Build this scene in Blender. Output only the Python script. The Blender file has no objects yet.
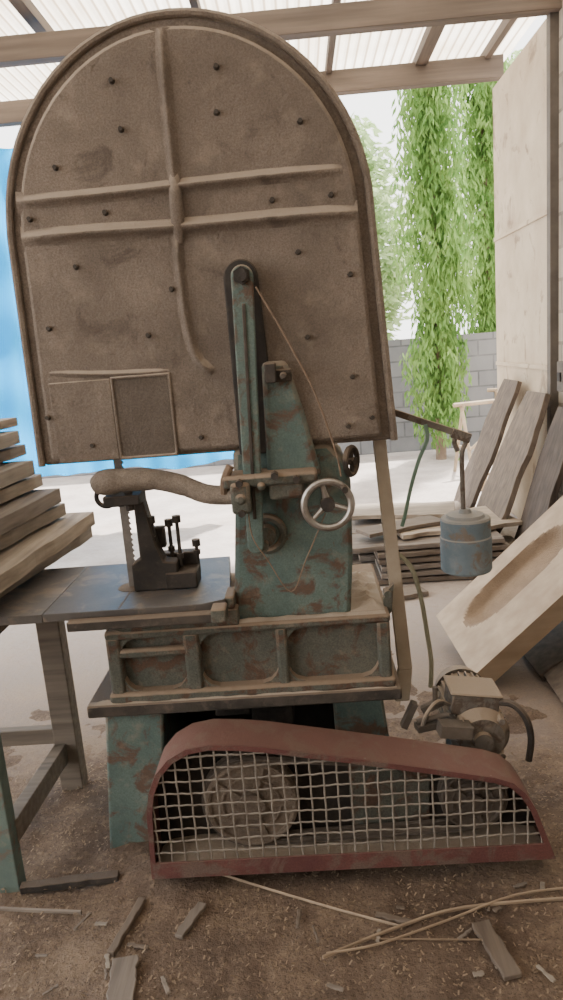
import bpy, bmesh, math, random
from mathutils import Vector, Matrix, noise
random.seed(7)
scene = bpy.context.scene
COL = scene.collection

# ------------------------------------------------------------------ helpers
def lin(r, g, b):
    def f(c):
        c /= 255.0
        return c/12.92 if c <= 0.04045 else ((c+0.055)/1.055)**2.4
    return (f(r), f(g), f(b), 1)

def new_mat(name):
    m = bpy.data.materials.new(name); m.use_nodes = True
    nt = m.node_tree
    return m, nt, nt.nodes['Principled BSDF']

def noise_node(nt, scale, detail=6, rough=0.6, coord='Object', dist=0.0):
    tc = nt.nodes.new('ShaderNodeTexCoord')
    n = nt.nodes.new('ShaderNodeTexNoise')
    n.inputs['Scale'].default_value = scale
    n.inputs['Detail'].default_value = detail
    n.inputs['Roughness'].default_value = rough
    n.inputs['Distortion'].default_value = dist
    nt.links.new(tc.outputs[coord], n.inputs['Vector'])
    return n

def ramp(nt, src, stops):
    r = nt.nodes.new('ShaderNodeValToRGB')
    els = r.color_ramp.elements
    els[0].position, els[0].color = stops[0]
    els[1].position, els[1].color = stops[1]
    for p, c in stops[2:]:
        e = els.new(p); e.color = c
    nt.links.new(src, r.inputs[0])
    return r

def mixc(nt, fac, a, b):
    m = nt.nodes.new('ShaderNodeMix'); m.data_type = 'RGBA'
    if isinstance(fac, float): m.inputs[0].default_value = fac
    else: nt.links.new(fac, m.inputs[0])
    for i, v in ((6, a), (7, b)):
        if isinstance(v, tuple): m.inputs[i].default_value = v
        else: nt.links.new(v, m.inputs[i])
    return m.outputs[2]

def add_bump(nt, bsdf, src, strength, dist=0.01):
    b = nt.nodes.new('ShaderNodeBump')
    b.inputs['Strength'].default_value = strength
    b.inputs['Distance'].default_value = dist
    nt.links.new(src, b.inputs['Height'])
    nt.links.new(b.outputs[0], bsdf.inputs['Normal'])

W = (1, 1, 1, 1); K = (0, 0, 0, 1)

def mat_surface(name, c1, c2, patch=None, patch_thr=0.55, dust=None, dust_amt=0.8,
                scale=6, rough=0.85, metal=0.0, bump=0.35, bscale=90, grain=0.0):
    """two tone base, optional rust/paint patches, dust settled on upward faces"""
    m, nt, bs = new_mat(name)
    n1 = noise_node(nt, scale)
    col = ramp(nt, n1.outputs[0], [(0.35, c1), (0.68, c2)]).outputs[0]
    if patch:
        n2 = noise_node(nt, scale*1.7, 8, 0.65, dist=0.6)
        f = ramp(nt, n2.outputs[0], [(patch_thr-0.04, K), (patch_thr+0.05, W)]).outputs[0]
        col = mixc(nt, f, col, patch)
    if grain:
        n4 = noise_node(nt, 190, 4, 0.8)
        f = ramp(nt, n4.outputs[0], [(0.40, (grain,)*3+(1,)), (0.60, K)]).outputs[0]
        col = mixc(nt, f, col, tuple(c*0.4 for c in c1[:3])+(1,))
    if dust:
        g = nt.nodes.new('ShaderNodeNewGeometry')
        s = nt.nodes.new('ShaderNodeSeparateXYZ'); nt.links.new(g.outputs['Normal'], s.inputs[0])
        n3 = noise_node(nt, scale*3, 6)
        ad = nt.nodes.new('ShaderNodeMath'); ad.operation = 'MULTIPLY_ADD'
        nt.links.new(n3.outputs[0], ad.inputs[0]); ad.inputs[1].default_value = 0.9
        nt.links.new(s.outputs[2], ad.inputs[2])
        f = ramp(nt, ad.outputs[0], [(0.50, K), (0.92, (dust_amt,)*3+(1,))]).outputs[0]
        col = mixc(nt, f, col, dust)
    nt.links.new(col, bs.inputs['Base Color'])
    bs.inputs['Roughness'].default_value = rough
    bs.inputs['Metallic'].default_value = metal
    nb = noise_node(nt, bscale, 6, 0.75)
    add_bump(nt, bs, nb.outputs[0], bump)
    return m

def mat_wood(name, c1, c2, axis=1, scale=3.0, rough=0.8, stain=(128, 114, 100)):
    m, nt, bs = new_mat(name)
    tc = nt.nodes.new('ShaderNodeTexCoord'); mp = nt.nodes.new('ShaderNodeMapping')
    sc = [14*scale]*3; sc[axis] = 0.9*scale
    mp.inputs['Scale'].default_value = sc
    nt.links.new(tc.outputs['Object'], mp.inputs[0])
    n = nt.nodes.new('ShaderNodeTexNoise'); n.inputs['Scale'].default_value = 1.0
    n.inputs['Detail'].default_value = 7
    nt.links.new(mp.outputs[0], n.inputs['Vector'])
    c = ramp(nt, n.outputs[0], [(0.3, c1), (0.7, c2)]).outputs[0]
    n2 = noise_node(nt, 5)
    f = ramp(nt, n2.outputs[0], [(0.45, K), (0.75, (.5, .5, .5, 1))]).outputs[0]
    c = mixc(nt, f, c, lin(*stain))
    nt.links.new(c, bs.inputs['Base Color'])
    bs.inputs['Roughness'].default_value = rough
    add_bump(nt, bs, n.outputs[0], 0.4, 0.006)
    return m

# bmesh builders ------------------------------------------------------------
def bm_new(): return bmesh.new()

def add_box(bm, c, s, rot=None):
    M = Matrix.Translation(Vector(c))
    if rot:
        M = M @ Matrix.Rotation(math.radians(rot[2]), 4, 'Z') @ Matrix.Rotation(math.radians(rot[1]), 4, 'Y') @ Matrix.Rotation(math.radians(rot[0]), 4, 'X')
    M = M @ Matrix.Diagonal(Vector((s[0], s[1], s[2], 1)))
    bmesh.ops.create_cube(bm, size=1.0, matrix=M)

def add_cyl(bm, p0, p1, r0, r1=None, n=24):
    p0 = Vector(p0); p1 = Vector(p1); d = p1-p0
    q = Vector((0, 0, 1)).rotation_difference(d.normalized()).to_matrix().to_4x4()
    bmesh.ops.create_cone(bm, cap_ends=True, segments=n, radius1=r0, radius2=r0 if r1 is None else r1,
                          depth=d.length, matrix=Matrix.Translation((p0+p1)/2) @ q)

def add_sweep(bm, pts, r, n=8, flat=None):
    pts = [Vector(p) for p in pts]
    rings = []
    up = Vector((0, 1, 0))
    for i, p in enumerate(pts):
        t = (pts[min(i+1, len(pts)-1)]-pts[max(i-1, 0)]).normalized()
        if abs(t.dot(up)) > 0.95: up = Vector((1, 0, 0))
        a = t.cross(up).normalized(); b = a.cross(t).normalized(); up = b
        rr = r[min(i, len(r)-1)] if isinstance(r, (list, tuple)) else r
        fa, fb = flat if flat else (1, 1)
        rings.append([bm.verts.new(p + a*math.cos(2*math.pi*k/n)*rr*fa + b*math.sin(2*math.pi*k/n)*rr*fb) for k in range(n)])
    for A, B in zip(rings, rings[1:]):
        for k in range(n):
            bm.faces.new((A[k], A[(k+1) % n], B[(k+1) % n], B[k]))
    bm.faces.new(rings[0][::-1]); bm.faces.new(rings[-1])

def smooth_path(pts, sub=6):
    pts = [Vector(p) for p in pts]; out = []
    for i in range(len(pts)-1):
        p0 = pts[max(i-1, 0)]; p1 = pts[i]; p2 = pts[i+1]; p3 = pts[min(i+2, len(pts)-1)]
        for k in range(sub):
            t = k/sub
            out.append(0.5*((2*p1)+(-p0+p2)*t+(2*p0-5*p1+4*p2-p3)*t*t+(-p0+3*p1-3*p2+p3)*t**3))
    out.append(pts[-1]); return out

def add_prism(bm, outline, y0, y1):
    f = [bm.verts.new((x, y0, z)) for x, z in outline]
    b = [bm.verts.new((x, y1, z)) for x, z in outline]
    n = len(outline)
    bm.faces.new(f); bm.faces.new(b[::-1])
    for i in range(n):
        bm.faces.new((f[(i+1) % n], f[i], b[i], b[(i+1) % n]))

def add_prism_z(bm, outline, z0, z1):
    f = [bm.verts.new((x, y, z0)) for x, y in outline]
    b = [bm.verts.new((x, y, z1)) for x, y in outline]
    n = len(outline)
    bm.faces.new(f); bm.faces.new(b[::-1])
    for i in range(n):
        bm.faces.new((f[(i+1) % n], f[i], b[i], b[(i+1) % n]))

def inset_poly(o, d):
    n = len(o); area = sum(o[i][0]*o[(i+1) % n][1]-o[(i+1) % n][0]*o[i][1] for i in range(n))
    sgn = 1 if area > 0 else -1
    res = []
    for i in range(n):
        p = Vector(o[i-1]); c = Vector(o[i]); q = Vector(o[(i+1) % n])
        e1 = (c-p).normalized(); e2 = (q-c).normalized()
        n1 = Vector((-e1.y, e1.x))*sgn; n2 = Vector((-e2.y, e2.x))*sgn
        m = (n1+n2).normalized(); k = d/max(0.35, m.dot(n1))
        res.append(tuple(c+m*k))
    return res

def add_ring(bm, outer, inner, y0, y1):
    n = len(outer)
    vs = [[bm.verts.new((x, y, z)) for x, z in poly] for poly, y in ((outer, y0), (inner, y0), (inner, y1), (outer, y1))]
    for a in range(4):
        A = vs[a]; B = vs[(a+1) % 4]
        for i in range(n):
            bm.faces.new((A[i], A[(i+1) % n], B[(i+1) % n], B[i]))

def add_torus(bm, c, R, r, axis='Y', n=36, m=8):
    c = Vector(c); rings = []
    for i in range(n):
        a = 2*math.pi*i/n; ring = []
        for j in range(m):
            b = 2*math.pi*j/m; rad = R+r*math.cos(b); h = r*math.sin(b)
            x, y = rad*math.cos(a), rad*math.sin(a)
            v = {'Y': (x, h, y), 'Z': (x, y, h), 'X': (h, x, y)}[axis]
            ring.append(bm.verts.new(c+Vector(v)))
        rings.append(ring)
    for i in range(n):
        A = rings[i]; B = rings[(i+1) % n]
        for j in range(m):
            bm.faces.new((A[j], A[(j+1) % m], B[(j+1) % m], B[j]))

def add_lathe(bm, prof, cx, cy, n=40):
    rings = []
    for r_, z_ in prof: rings.append([bm.verts.new((cx+max(r_, 0.0005)*math.cos(2*math.pi*k/n), cy+max(r_, 0.0005)*math.sin(2*math.pi*k/n), z_)) for k in range(n)])
    for A, B in zip(rings, rings[1:]):
        for k in range(n): bm.faces.new((A[k], A[(k+1) % n], B[(k+1) % n], B[k]))
    bm.faces.new(rings[0]); bm.faces.new(rings[-1])

ORIG = {}
def finish(bm, name, mat, parent=None, label=None, category=None, kind=None, group=None,
           bevel=0.0, smooth=True, angle=35, mats=None):
    bmesh.ops.recalc_face_normals(bm, faces=bm.faces)
    xs = [v.co for v in bm.verts]
    mn = Vector((min(v.x for v in xs), min(v.y for v in xs), min(v.z for v in xs)))
    mx = Vector((max(v.x for v in xs), max(v.y for v in xs), max(v.z for v in xs)))
    o = Vector(((mn.x+mx.x)/2, (mn.y+mx.y)/2, mn.z))
    for v in bm.verts: v.co -= o
    me = bpy.data.meshes.new(name); bm.to_mesh(me); bm.free()
    me.materials.append(mat)
    for m_ in (mats or []): me.materials.append(m_)
    if smooth:
        me.shade_smooth(); me.set_sharp_from_angle(angle=math.radians(angle))
    ob = bpy.data.objects.new(name, me); COL.objects.link(ob)
    ORIG[ob] = o
    if parent is not None:
        ob.parent = parent; ob.location = o-ORIG[parent]
    else: ob.location = o
    if label: ob['label'] = label
    if category: ob['category'] = category
    if kind: ob['kind'] = kind
    if group: ob['group'] = group
    if bevel:
        b = ob.modifiers.new('bevel', 'BEVEL'); b.width = bevel; b.segments = 2; b.limit_method = 'ANGLE'
        b.angle_limit = math.radians(40)
    return ob

def root(name, loc, label, category, group=None):
    e = bpy.data.objects.new(name, None); COL.objects.link(e); e.location = loc
    e.empty_display_size = 0.1
    ORIG[e] = Vector(loc); e['label'] = label; e['category'] = category
    if group: e['group'] = group
    return e

# ------------------------------------------------------------------ materials
DUST = lin(156, 140, 122)
M_cover = mat_surface('dusty_cast_iron', lin(118, 106, 95), lin(146, 132, 119), patch=lin(106, 94, 84), patch_thr=0.62,
                      dust=lin(180, 164, 146), scale=4, rough=0.98, bump=1.0, bscale=38, grain=0.45)
M_rib = mat_surface('dusty_rib', lin(126, 113, 101), lin(152, 138, 123), dust=lin(184, 168, 150), scale=9, bump=1.0, bscale=50, grain=0.4)
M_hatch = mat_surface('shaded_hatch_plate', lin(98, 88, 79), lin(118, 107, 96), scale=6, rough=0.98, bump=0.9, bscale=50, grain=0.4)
M_green = mat_surface('worn_green_paint', lin(84, 103, 98), lin(110, 126, 118), patch=lin(100, 78, 64), patch_thr=0.545,
                      dust=DUST, scale=7, rough=0.8, bump=0.5, bscale=50, grain=0.35)
M_base = mat_surface('rusty_green_base', lin(88, 92, 84), lin(112, 108, 96), patch=lin(98, 74, 60), patch_thr=0.54,
                     dust=lin(150, 130, 110), dust_amt=0.9, scale=8, rough=0.9, bump=0.8, bscale=60, grain=0.45)
M_dark = mat_surface('dark_greasy_steel', lin(34, 31, 28), lin(60, 53, 47), dust=lin(112, 96, 80), dust_amt=0.5, scale=12, rough=0.75, bump=0.4)
M_plate = mat_surface('dusty_dark_plate', lin(52, 47, 42), lin(80, 72, 64), dust=lin(132, 116, 100), scale=10, rough=0.85, bump=0.6)
M_red = mat_surface('maroon_guard_paint', lin(90, 52, 49), lin(108, 66, 60), patch=lin(104, 86, 76), patch_thr=0.54,
                    dust=lin(124, 96, 86), dust_amt=0.55, scale=6, rough=0.8, bump=0.4, grain=0.35)
M_wire = mat_surface('dusty_galvanised_wire', lin(112, 104, 95), lin(146, 137, 125), scale=20, rough=0.7)
M_chrome = mat_surface('worn_chrome', lin(180, 176, 170), lin(140, 132, 124), scale=20, rough=0.35, metal=0.85, bump=0.15)
M_blade = mat_surface('dull_blade_steel', lin(120, 114, 108), lin(146, 140, 134), scale=20, rough=0.5, metal=0.4, bump=0.1)
M_table = mat_surface('worn_table_steel', lin(76, 72, 70), lin(100, 94, 89), patch=lin(118, 106, 93), patch_thr=0.57,
                      scale=5, rough=0.5, metal=0.0, bump=0.2)
M_wrap = mat_surface('dusty_cast_arm', lin(122, 110, 98), lin(156, 142, 127), scale=14, bump=0.8, grain=0.45)
M_strut = mat_surface('cream_wood_strut', lin(148, 136, 119), lin(170, 157, 139), scale=8, bump=0.3)
M_blue = mat_surface('faded_blue_grey_paint', lin(94, 108, 116), lin(118, 130, 134), patch=lin(112, 102, 92), patch_thr=0.58,
                     dust=lin(144, 138, 130), scale=9, rough=0.75)
M_grey = mat_surface('grey_motor_paint', lin(92, 86, 79), lin(116, 108, 99), patch=lin(84, 72, 62), patch_thr=0.53,
                     dust=lin(148, 132, 114), dust_amt=1.0, scale=14)
M_stand = mat_surface('painted_stand_legs', lin(84, 100, 94), lin(104, 117, 108), patch=lin(104, 90, 78), patch_thr=0.56,
                      dust=lin(150, 130, 108), scale=9)
M_oldwood_x = mat_wood('grey_brown_timber_x', lin(88, 79, 70), lin(120, 109, 97), axis=0, stain=(108, 97, 86))
M_cord = mat_surface('dirty_cord', lin(110, 92, 76), lin(140, 118, 98), scale=30)
M_strap = mat_surface('green_strap', lin(96, 122, 106), lin(112, 134, 118), scale=20)
M_hose = mat_surface('olive_hose', lin(114, 112, 92), lin(134, 130, 108), scale=20)

# ------------------------------------------------------------------ BAND SAW
saw = root('band_saw', (-0.25, 2.25, 0), 'large old sawdust-coated cast iron band saw on a ribbed base', 'band saw')

def cover_outline(g=0.0):
    pts = [(-0.788+g, 1.305+g*0.4), (-0.780+g, 1.95)]
    for k in range(1, 32):
        a = math.pi-math.pi*k/32
        pts.append((-0.275+(0.503-g)*math.cos(a), 1.95+(0.527-g)*math.sin(a)))
    pts += [(0.228-g, 1.95), (0.263-g, 1.305+g*0.4)]
    return pts
bm = bm_new(); add_prism(bm, cover_outline(0), 2.125, 2.38); add_prism(bm, cover_outline(0.036), 2.095, 2.13)
cover = finish(bm, 'wheel_cover', M_cover, saw, label='arched sawdust-caked wheel cover', bevel=0.012)
bm = bm_new(); o = cover_outline(0.0)
add_sweep(bm, [(x, 2.118, z) for x, z in o], 0.011, 8)
finish(bm, 'rim', M_rib, cover)
def rib(pts, w=0.03, h=0.016, nm='rib', mat=None, y=2.096):
    P = smooth_path([(x, 0, z) for x, z in pts], 8); bm = bm_new(); rings = []; n = len(P)
    prof = [(-1.5, 0.0), (-0.95, 0.08), (-0.60, 0.30), (-0.36, 0.75), (-0.15, 0.97), (0, 1.0), (0.15, 0.97), (0.36, 0.75), (0.60, 0.30), (0.95, 0.08), (1.5, 0.0)]
    for i, p in enumerate(P):
        t = (P[min(i+1, n-1)]-P[max(i-1, 0)]).normalized(); s = Vector((-t.z, 0, t.x))
        e = min(1, i/5.0+0.1, (n-1-i)/5.0+0.1)
        ww = w*(1+0.07*noise.noise(Vector((i*0.5, p.x*9, 2))))
        rings.append([bm.verts.new((p.x+s.x*a*ww, y-b*h*e*(1+0.08*noise.noise(Vector((i*0.7, a, 5))))+(0.002 if b == 0 else 0), p.z+s.z*a*ww)) for a, b in prof])
    for A, B in zip(rings, rings[1:]):
        for k in range(len(prof)-1): bm.faces.new((A[k], A[k+1], B[k+1], B[k]))
    return finish(bm, nm, mat or M_cover, cover, angle=80)
rib([(-0.742, 2.04), (-0.53, 2.04), (-0.30, 2.045), (-0.05, 2.05), (0.155, 2.05)], 0.019, 0.022)
rib([(-0.742, 1.945), (-0.53, 1.945), (-0.30, 1.94), (0.0, 1.942), (0.19, 1.938)], 0.022, 0.028)
rib([(-0.297, 2.435), (-0.30, 2.25), (-0.30, 2.04), (-0.302, 1.94)], 0.019, 0.022)
rib([(-0.31, 1.94), (-0.312, 1.8), (-0.305, 1.66), (-0.285, 1.58), (-0.245, 1.54)], 0.018, 0.018)
rib([(-0.72, 1.575), (-0.55, 1.56), (-0.37, 1.555)], 0.012, 0.009, 'ledge')
bm = bm_new(); add_sweep(bm, [(-0.30, 2.096, 2.09), (-0.30, 2.088, 2.06), (-0.301, 2.084, 2.0), (-0.302, 2.084, 1.94), (-0.302, 2.096, 1.90)], [0.008, 0.016, 0.019, 0.018, 0.010], 12)
finish(bm, 'rib_boss', M_cover, cover)
bm = bm_new(); add_box(bm, (-0.635, 2.0935, 1.43), (0.18, 0.007, 0.235)); finish(bm, 'raised_panel', M_cover, cover, bevel=0.003)
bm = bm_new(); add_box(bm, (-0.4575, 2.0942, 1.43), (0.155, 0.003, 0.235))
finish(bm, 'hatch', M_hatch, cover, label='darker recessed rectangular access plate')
bm = bm_new(); ou = [(-0.545, 1.31), (-0.370, 1.31), (-0.370, 1.552), (-0.545, 1.552)]
add_ring(bm, ou, inset_poly(ou, 0.009), 2.088, 2.097)
finish(bm, 'hatch_frame', M_cover, cover, bevel=0.004)
bp = [(-0.43, 2.2), (-0.17, 2.22), (-0.16, 2.33), (0.05, 2.18), (-0.44, 2.32), (0.12, 1.99), (-0.62, 2.12), (-0.60, 1.86), (-0.42, 1.66),
      (-0.70, 1.70), (0.02, 1.85), (0.16, 1.78), (-0.04, 1.99), (-0.5, 1.995), (0.15, 1.5), (0.03, 1.62), (0.2, 1.38), (-0.62, 1.36), (-0.3, 1.36),
      (-0.34, 1.78), (-0.71, 1.995), (-0.74, 1.45), (0.13, 1.36)]
for x, z in bp:
    bm = bm_new(); add_cyl(bm, (x, 2.098, z), (x, 2.082, z), 0.0095, 0.006, 8)
    finish(bm, 'bolt', M_plate, cover)

bm = bm_new()
ao = [(-0.190, 1.30)] + [(-0.143+0.048*math.cos(math.pi-math.pi*k/14), 1.795+0.048*math.sin(math.pi*k/14)) for k in range(15)] + [(-0.075, 1.30)]
add_prism(bm, ao, 2.075, 2.10)
finish(bm, 'slot_shade_plate', M_dark, saw, label='dark arched plate standing in for the shadowed arm slot', bevel=0.004)  # shadow of the slot in the cover, made as a dark plate
bm = bm_new()
arm = []
c0 = (-0.136, 1.792); c1 = (-0.163, 1.04)
for k in range(13): a = math.pi*k/12; arm.append((c0[0]+0.03*math.cos(a), c0[1]+0.03*math.sin(a)))
for k in range(13): a = math.pi+math.pi*k/12; arm.append((c1[0]+0.024*math.cos(a), c1[1]+0.024*math.sin(a)))
add_prism(bm, arm, 2.02, 2.045)
t_arm = finish(bm, 'tension_arm', M_green, saw, label='long worn grey-green flat arm', bevel=0.004)
bm = bm_new(); add_box(bm, (-0.148, 2.018, 1.42), (0.009, 0.008, 0.60), (0, 2, 0)); finish(bm, 'arm_slot', M_plate, t_arm, bevel=0.002)
bm = bm_new(); add_cyl(bm, (-0.136, 2.09, 1.792), (-0.136, 1.995, 1.792), 0.016, n=16); add_cyl(bm, (-0.136, 2.02, 1.792), (-0.136, 2.006, 1.792), 0.024, n=6)
finish(bm, 'pivot_bolt', M_dark, t_arm)
bm = bm_new(); add_box(bm, (-0.060, 2.05, 1.52), (0.075, 0.04, 0.035)); add_box(bm, (-0.08, 2.045, 1.53), (0.03, 0.07, 0.055)); add_cyl(bm, (-0.045, 2.03, 1.52), (-0.045, 2.0, 1.52), 0.010)
finish(bm, 'arm_bracket', M_plate, saw, bevel=0.004)

# column
bm = bm_new()
colo = [(-0.262, 0.75), (0.103, 0.75), (0.122, 0.95), (0.130, 1.19), (0.12, 1.25), (0.07, 1.31), (-0.215, 1.31), (-0.222, 1.15)]
add_prism(bm, colo, 2.12, 2.46)
column = finish(bm, 'column', M_green, saw, label='worn green column with rust patches', bevel=0.015)
bm = bm_new()
add_prism(bm, [(-0.115, 1.22), (0.045, 1.22), (0.028, 1.30), (0.008, 1.40), (-0.018, 1.50), (-0.035, 1.56), (-0.105, 1.56)], 2.06, 2.125)
finish(bm, 'column_neck', M_green, saw, bevel=0.014)
bm = bm_new(); add_torus(bm, (-0.135, 2.112, 1.05), 0.052, 0.012, n=30); add_cyl(bm, (-0.135, 2.125, 1.05), (-0.135, 2.07, 1.05), 0.03)
add_cyl(bm, (-0.14, 2.12, 1.03), (-0.14, 2.035, 1.03), 0.014)
finish(bm, 'column_boss', M_base, column)
bm = bm_new(); add_box(bm, (-0.105, 2.05, 1.235), (0.27, 0.12, 0.035)); add_box(bm, (-0.06, 2.04, 1.20), (0.10, 0.08, 0.05)); add_box(bm, (-0.19, 2.02, 1.19), (0.055, 0.09, 0.09))
add_cyl(bm, (-0.19, 1.97, 1.19), (-0.19, 2.1, 1.19), 0.018); add_cyl(bm, (-0.13, 1.98, 1.22), (-0.13, 2.1, 1.22), 0.012)
clamp = finish(bm, 'clamp_block', M_base, saw, label='dusty clamp block', bevel=0.01)
for x, z in ((-0.19, 1.235), (-0.09, 1.25), (-0.19, 1.15), (-0.03, 1.235)):
    bm = bm_new(); add_cyl(bm, (x, 2.0, z), (x, 1.965, z), 0.011, n=6); finish(bm, 'clamp_bolt', M_dark, clamp)

# hand wheel
hx, hz = 0.052, 1.158
bm = bm_new(); add_torus(bm, (hx, 1.97, hz), 0.066, 0.0105, n=44, m=10)
hw = finish(bm, 'hand_wheel', M_chrome, saw, label='worn chrome three-spoke hand wheel')
for a in (90, 210, 330):
    bm = bm_new(); an = math.radians(a+12)
    add_sweep(bm, [(hx+0.012*math.cos(an), 1.985, hz+0.012*math.sin(an)), (hx+0.04*math.cos(an), 1.98, hz+0.04*math.sin(an)), (hx+0.064*math.cos(an), 1.972, hz+0.064*math.sin(an))], [0.011, 0.008, 0.007], 8)
    finish(bm, 'spoke', M_chrome, hw)
bm = bm_new(); add_cyl(bm, (hx, 1.965, hz), (hx, 2.0, hz), 0.02); add_cyl(bm, (hx, 2.0, hz), (hx, 2.13, hz), 0.011); finish(bm, 'hub', M_dark, hw)
bm = bm_new(); add_sweep(bm, [(hx+0.045, 1.958, hz+0.05), (hx+0.046, 1.935, hz+0.051), (hx+0.047, 1.90, hz+0.052)], [0.006, 0.01, 0.009], 10); finish(bm, 'grip', M_dark, hw)
bm = bm_new(); add_torus(bm, (0.0, 0, 0), 0.040, 0.009, axis='X', n=26); add_cyl(bm, (-0.05, 0, 0), (0.012, 0, 0), 0.012); add_box(bm, (0, 0, 0), (0.01, 0.012, 0.078)); add_box(bm, (0, 0, 0), (0.01, 0.078, 0.012))
bmesh.ops.transform(bm, matrix=Matrix.Translation((0.135, 2.13, 1.25)) @ Matrix.Rotation(math.radians(-30), 4, 'Z'), verts=bm.verts)
finish(bm, 'adjustment_wheel', M_plate, saw, label='small dark rusty adjustment wheel')

bm = bm_new()
add_sweep(bm, smooth_path([(-0.10, 2.01, 1.76), (-0.02, 2.0, 1.60), (0.04, 2.0, 1.46), (0.085, 2.0, 1.30), (0.095, 2.0, 1.23)], 4), 0.0026, 6)
cd = finish(bm, 'cord', M_cord, saw, label='thin dirty cord')
bm = bm_new()
add_sweep(bm, smooth_path([(-0.17, 1.99, 1.20), (-0.17, 2.0, 1.08), (-0.13, 2.0, 1.0), (-0.07, 2.0, 0.90), (-0.02, 1.98, 1.0), (0.045, 1.99, 1.13)], 5), 0.0018, 6)
finish(bm, 'cord', M_cord, saw, label='thin looped wire')

# guide arm
bm = bm_new()
add_sweep(bm, smooth_path([(-0.632, 2.11, 1.235), (-0.60, 2.10, 1.245), (-0.54, 2.10, 1.248), (-0.45, 2.10, 1.243), (-0.37, 2.09, 1.222), (-0.30, 2.07, 1.195), (-0.23, 2.05, 1.19), (-0.19, 2.03, 1.2)], 4),
          [0.018, 0.030, 0.033, 0.037, 0.039, 0.040, 0.038, 0.036]+[0.035]*4+[0.031]*5+[0.029]*12, 14)
ga = finish(bm, 'guide_arm', M_wrap, saw, label='dusty curved cast guide arm')
bm = bm_new(); add_sweep(bm, smooth_path([(-0.24, 2.03, 1.20), (-0.235, 2.02, 1.24), (-0.215, 2.02, 1.28)], 4), 0.012, 8); finish(bm, 'arm_clip', M_cord, ga)
bm = bm_new(); add_box(bm, (-0.56, 2.15, 1.185), (0.11, 0.10, 0.03)); add_box(bm, (-0.60, 2.21, 1.175), (0.05, 0.05, 0.05)); add_cyl(bm, (-0.54, 2.12, 1.21), (-0.54, 2.12, 1.15), 0.012)
add_torus(bm, (-0.62, 2.16, 1.19), 0.03, 0.008)
finish(bm, 'blade_guide', M_dark, saw, label='dark steel blade guide block', bevel=0.004)
bm = bm_new(); add_box(bm, (-0.592, 2.24, 1.09), (0.026, 0.002, 0.46))
for k in range(24): add_prism(bm, [(-0.579, 0.88+k*0.018), (-0.579, 0.893+k*0.018), (-0.573, 0.883+k*0.018)], 2.239, 2.241)
finish(bm, 'saw_blade', M_blade, saw, label='thin toothed steel saw blade', smooth=False)

# table of the saw
bm = bm_new()
add_prism_z(bm, [(-0.822, 2.03), (-0.34, 2.03), (-0.275, 2.06), (-0.262, 2.12), (-0.30, 2.52), (-0.822, 2.52)], 0.845, 0.87)
st = finish(bm, 'saw_table', M_table, saw, label='worn dark cast steel saw table', bevel=0.002)
bm = bm_new(); add_box(bm, (-0.52, 2.008, 0.838), (0.44, 0.035, 0.03)); finish(bm, 'table_rail', M_plate, st, bevel=0.004)
for c_, s_ in (((-0.285, 2.0, 0.85), (0.045, 0.06, 0.045)), ((-0.262, 2.12, 0.853), (0.03, 0.10, 0.04))):
    bm = bm_new(); add_box(bm, c_, s_); finish(bm, 'rail_end', M_base, st, bevel=0.006)
bm = bm_new(); add_box(bm, (-0.592, 2.14, 0.8702), (0.005, 0.20, 0.001)); add_cyl(bm, (-0.592, 2.24, 0.8695), (-0.592, 2.24, 0.8712), 0.05); finish(bm, 'table_insert', M_plate, st)
bm = bm_new()
add_prism(bm, [(-0.60, 0.775), (-0.24, 0.775), (-0.24, 0.83), (-0.70, 0.84), (-0.70, 0.815)], 2.08, 2.42)
finish(bm, 'table_support', M_base, saw, bevel=0.006)
# fence assembly
bm = bm_new()
add_prism(bm, [(-0.575, 0.872), (-0.43, 0.872), (-0.43, 0.96), (-0.47, 0.965), (-0.49, 1.02), (-0.515, 1.17), (-0.545, 1.17), (-0.545, 0.98), (-0.575, 0.96)], 2.18, 2.24)
fence = finish(bm, 'fence_bracket', M_dark, saw, label='dark upright fence bracket with clamp screws', bevel=0.005)
bm = bm_new(); add_box(bm, (-0.46, 2.28, 0.925), (0.17, 0.05, 0.09)); add_box(bm, (-0.42, 2.22, 0.90), (0.10, 0.09, 0.055)); add_box(bm, (-0.50, 2.25, 1.03), (0.06, 0.03, 0.07)); finish(bm, 'fence_block', M_dark, fence, bevel=0.005)
for x, y, z0, z1, r in ((-0.455, 2.25, 0.95, 1.075, 0.006), (-0.425, 2.23, 0.93, 1.09, 0.006), (-0.375, 2.26, 0.93, 1.0, 0.006), (-0.50, 2.20, 1.0, 1.10, 0.006)):
    bm = bm_new(); add_cyl(bm, (x, y, z0), (x, y, z1), r, n=10); add_cyl(bm, (x, y, z1-0.012), (x, y, z1+0.01), r*2.3, n=12); add_cyl(bm, (x, y, z0+0.03), (x, y, z0+0.045), r*2, n=6)
    finish(bm, 'clamp_screw', M_plate, fence)

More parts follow.
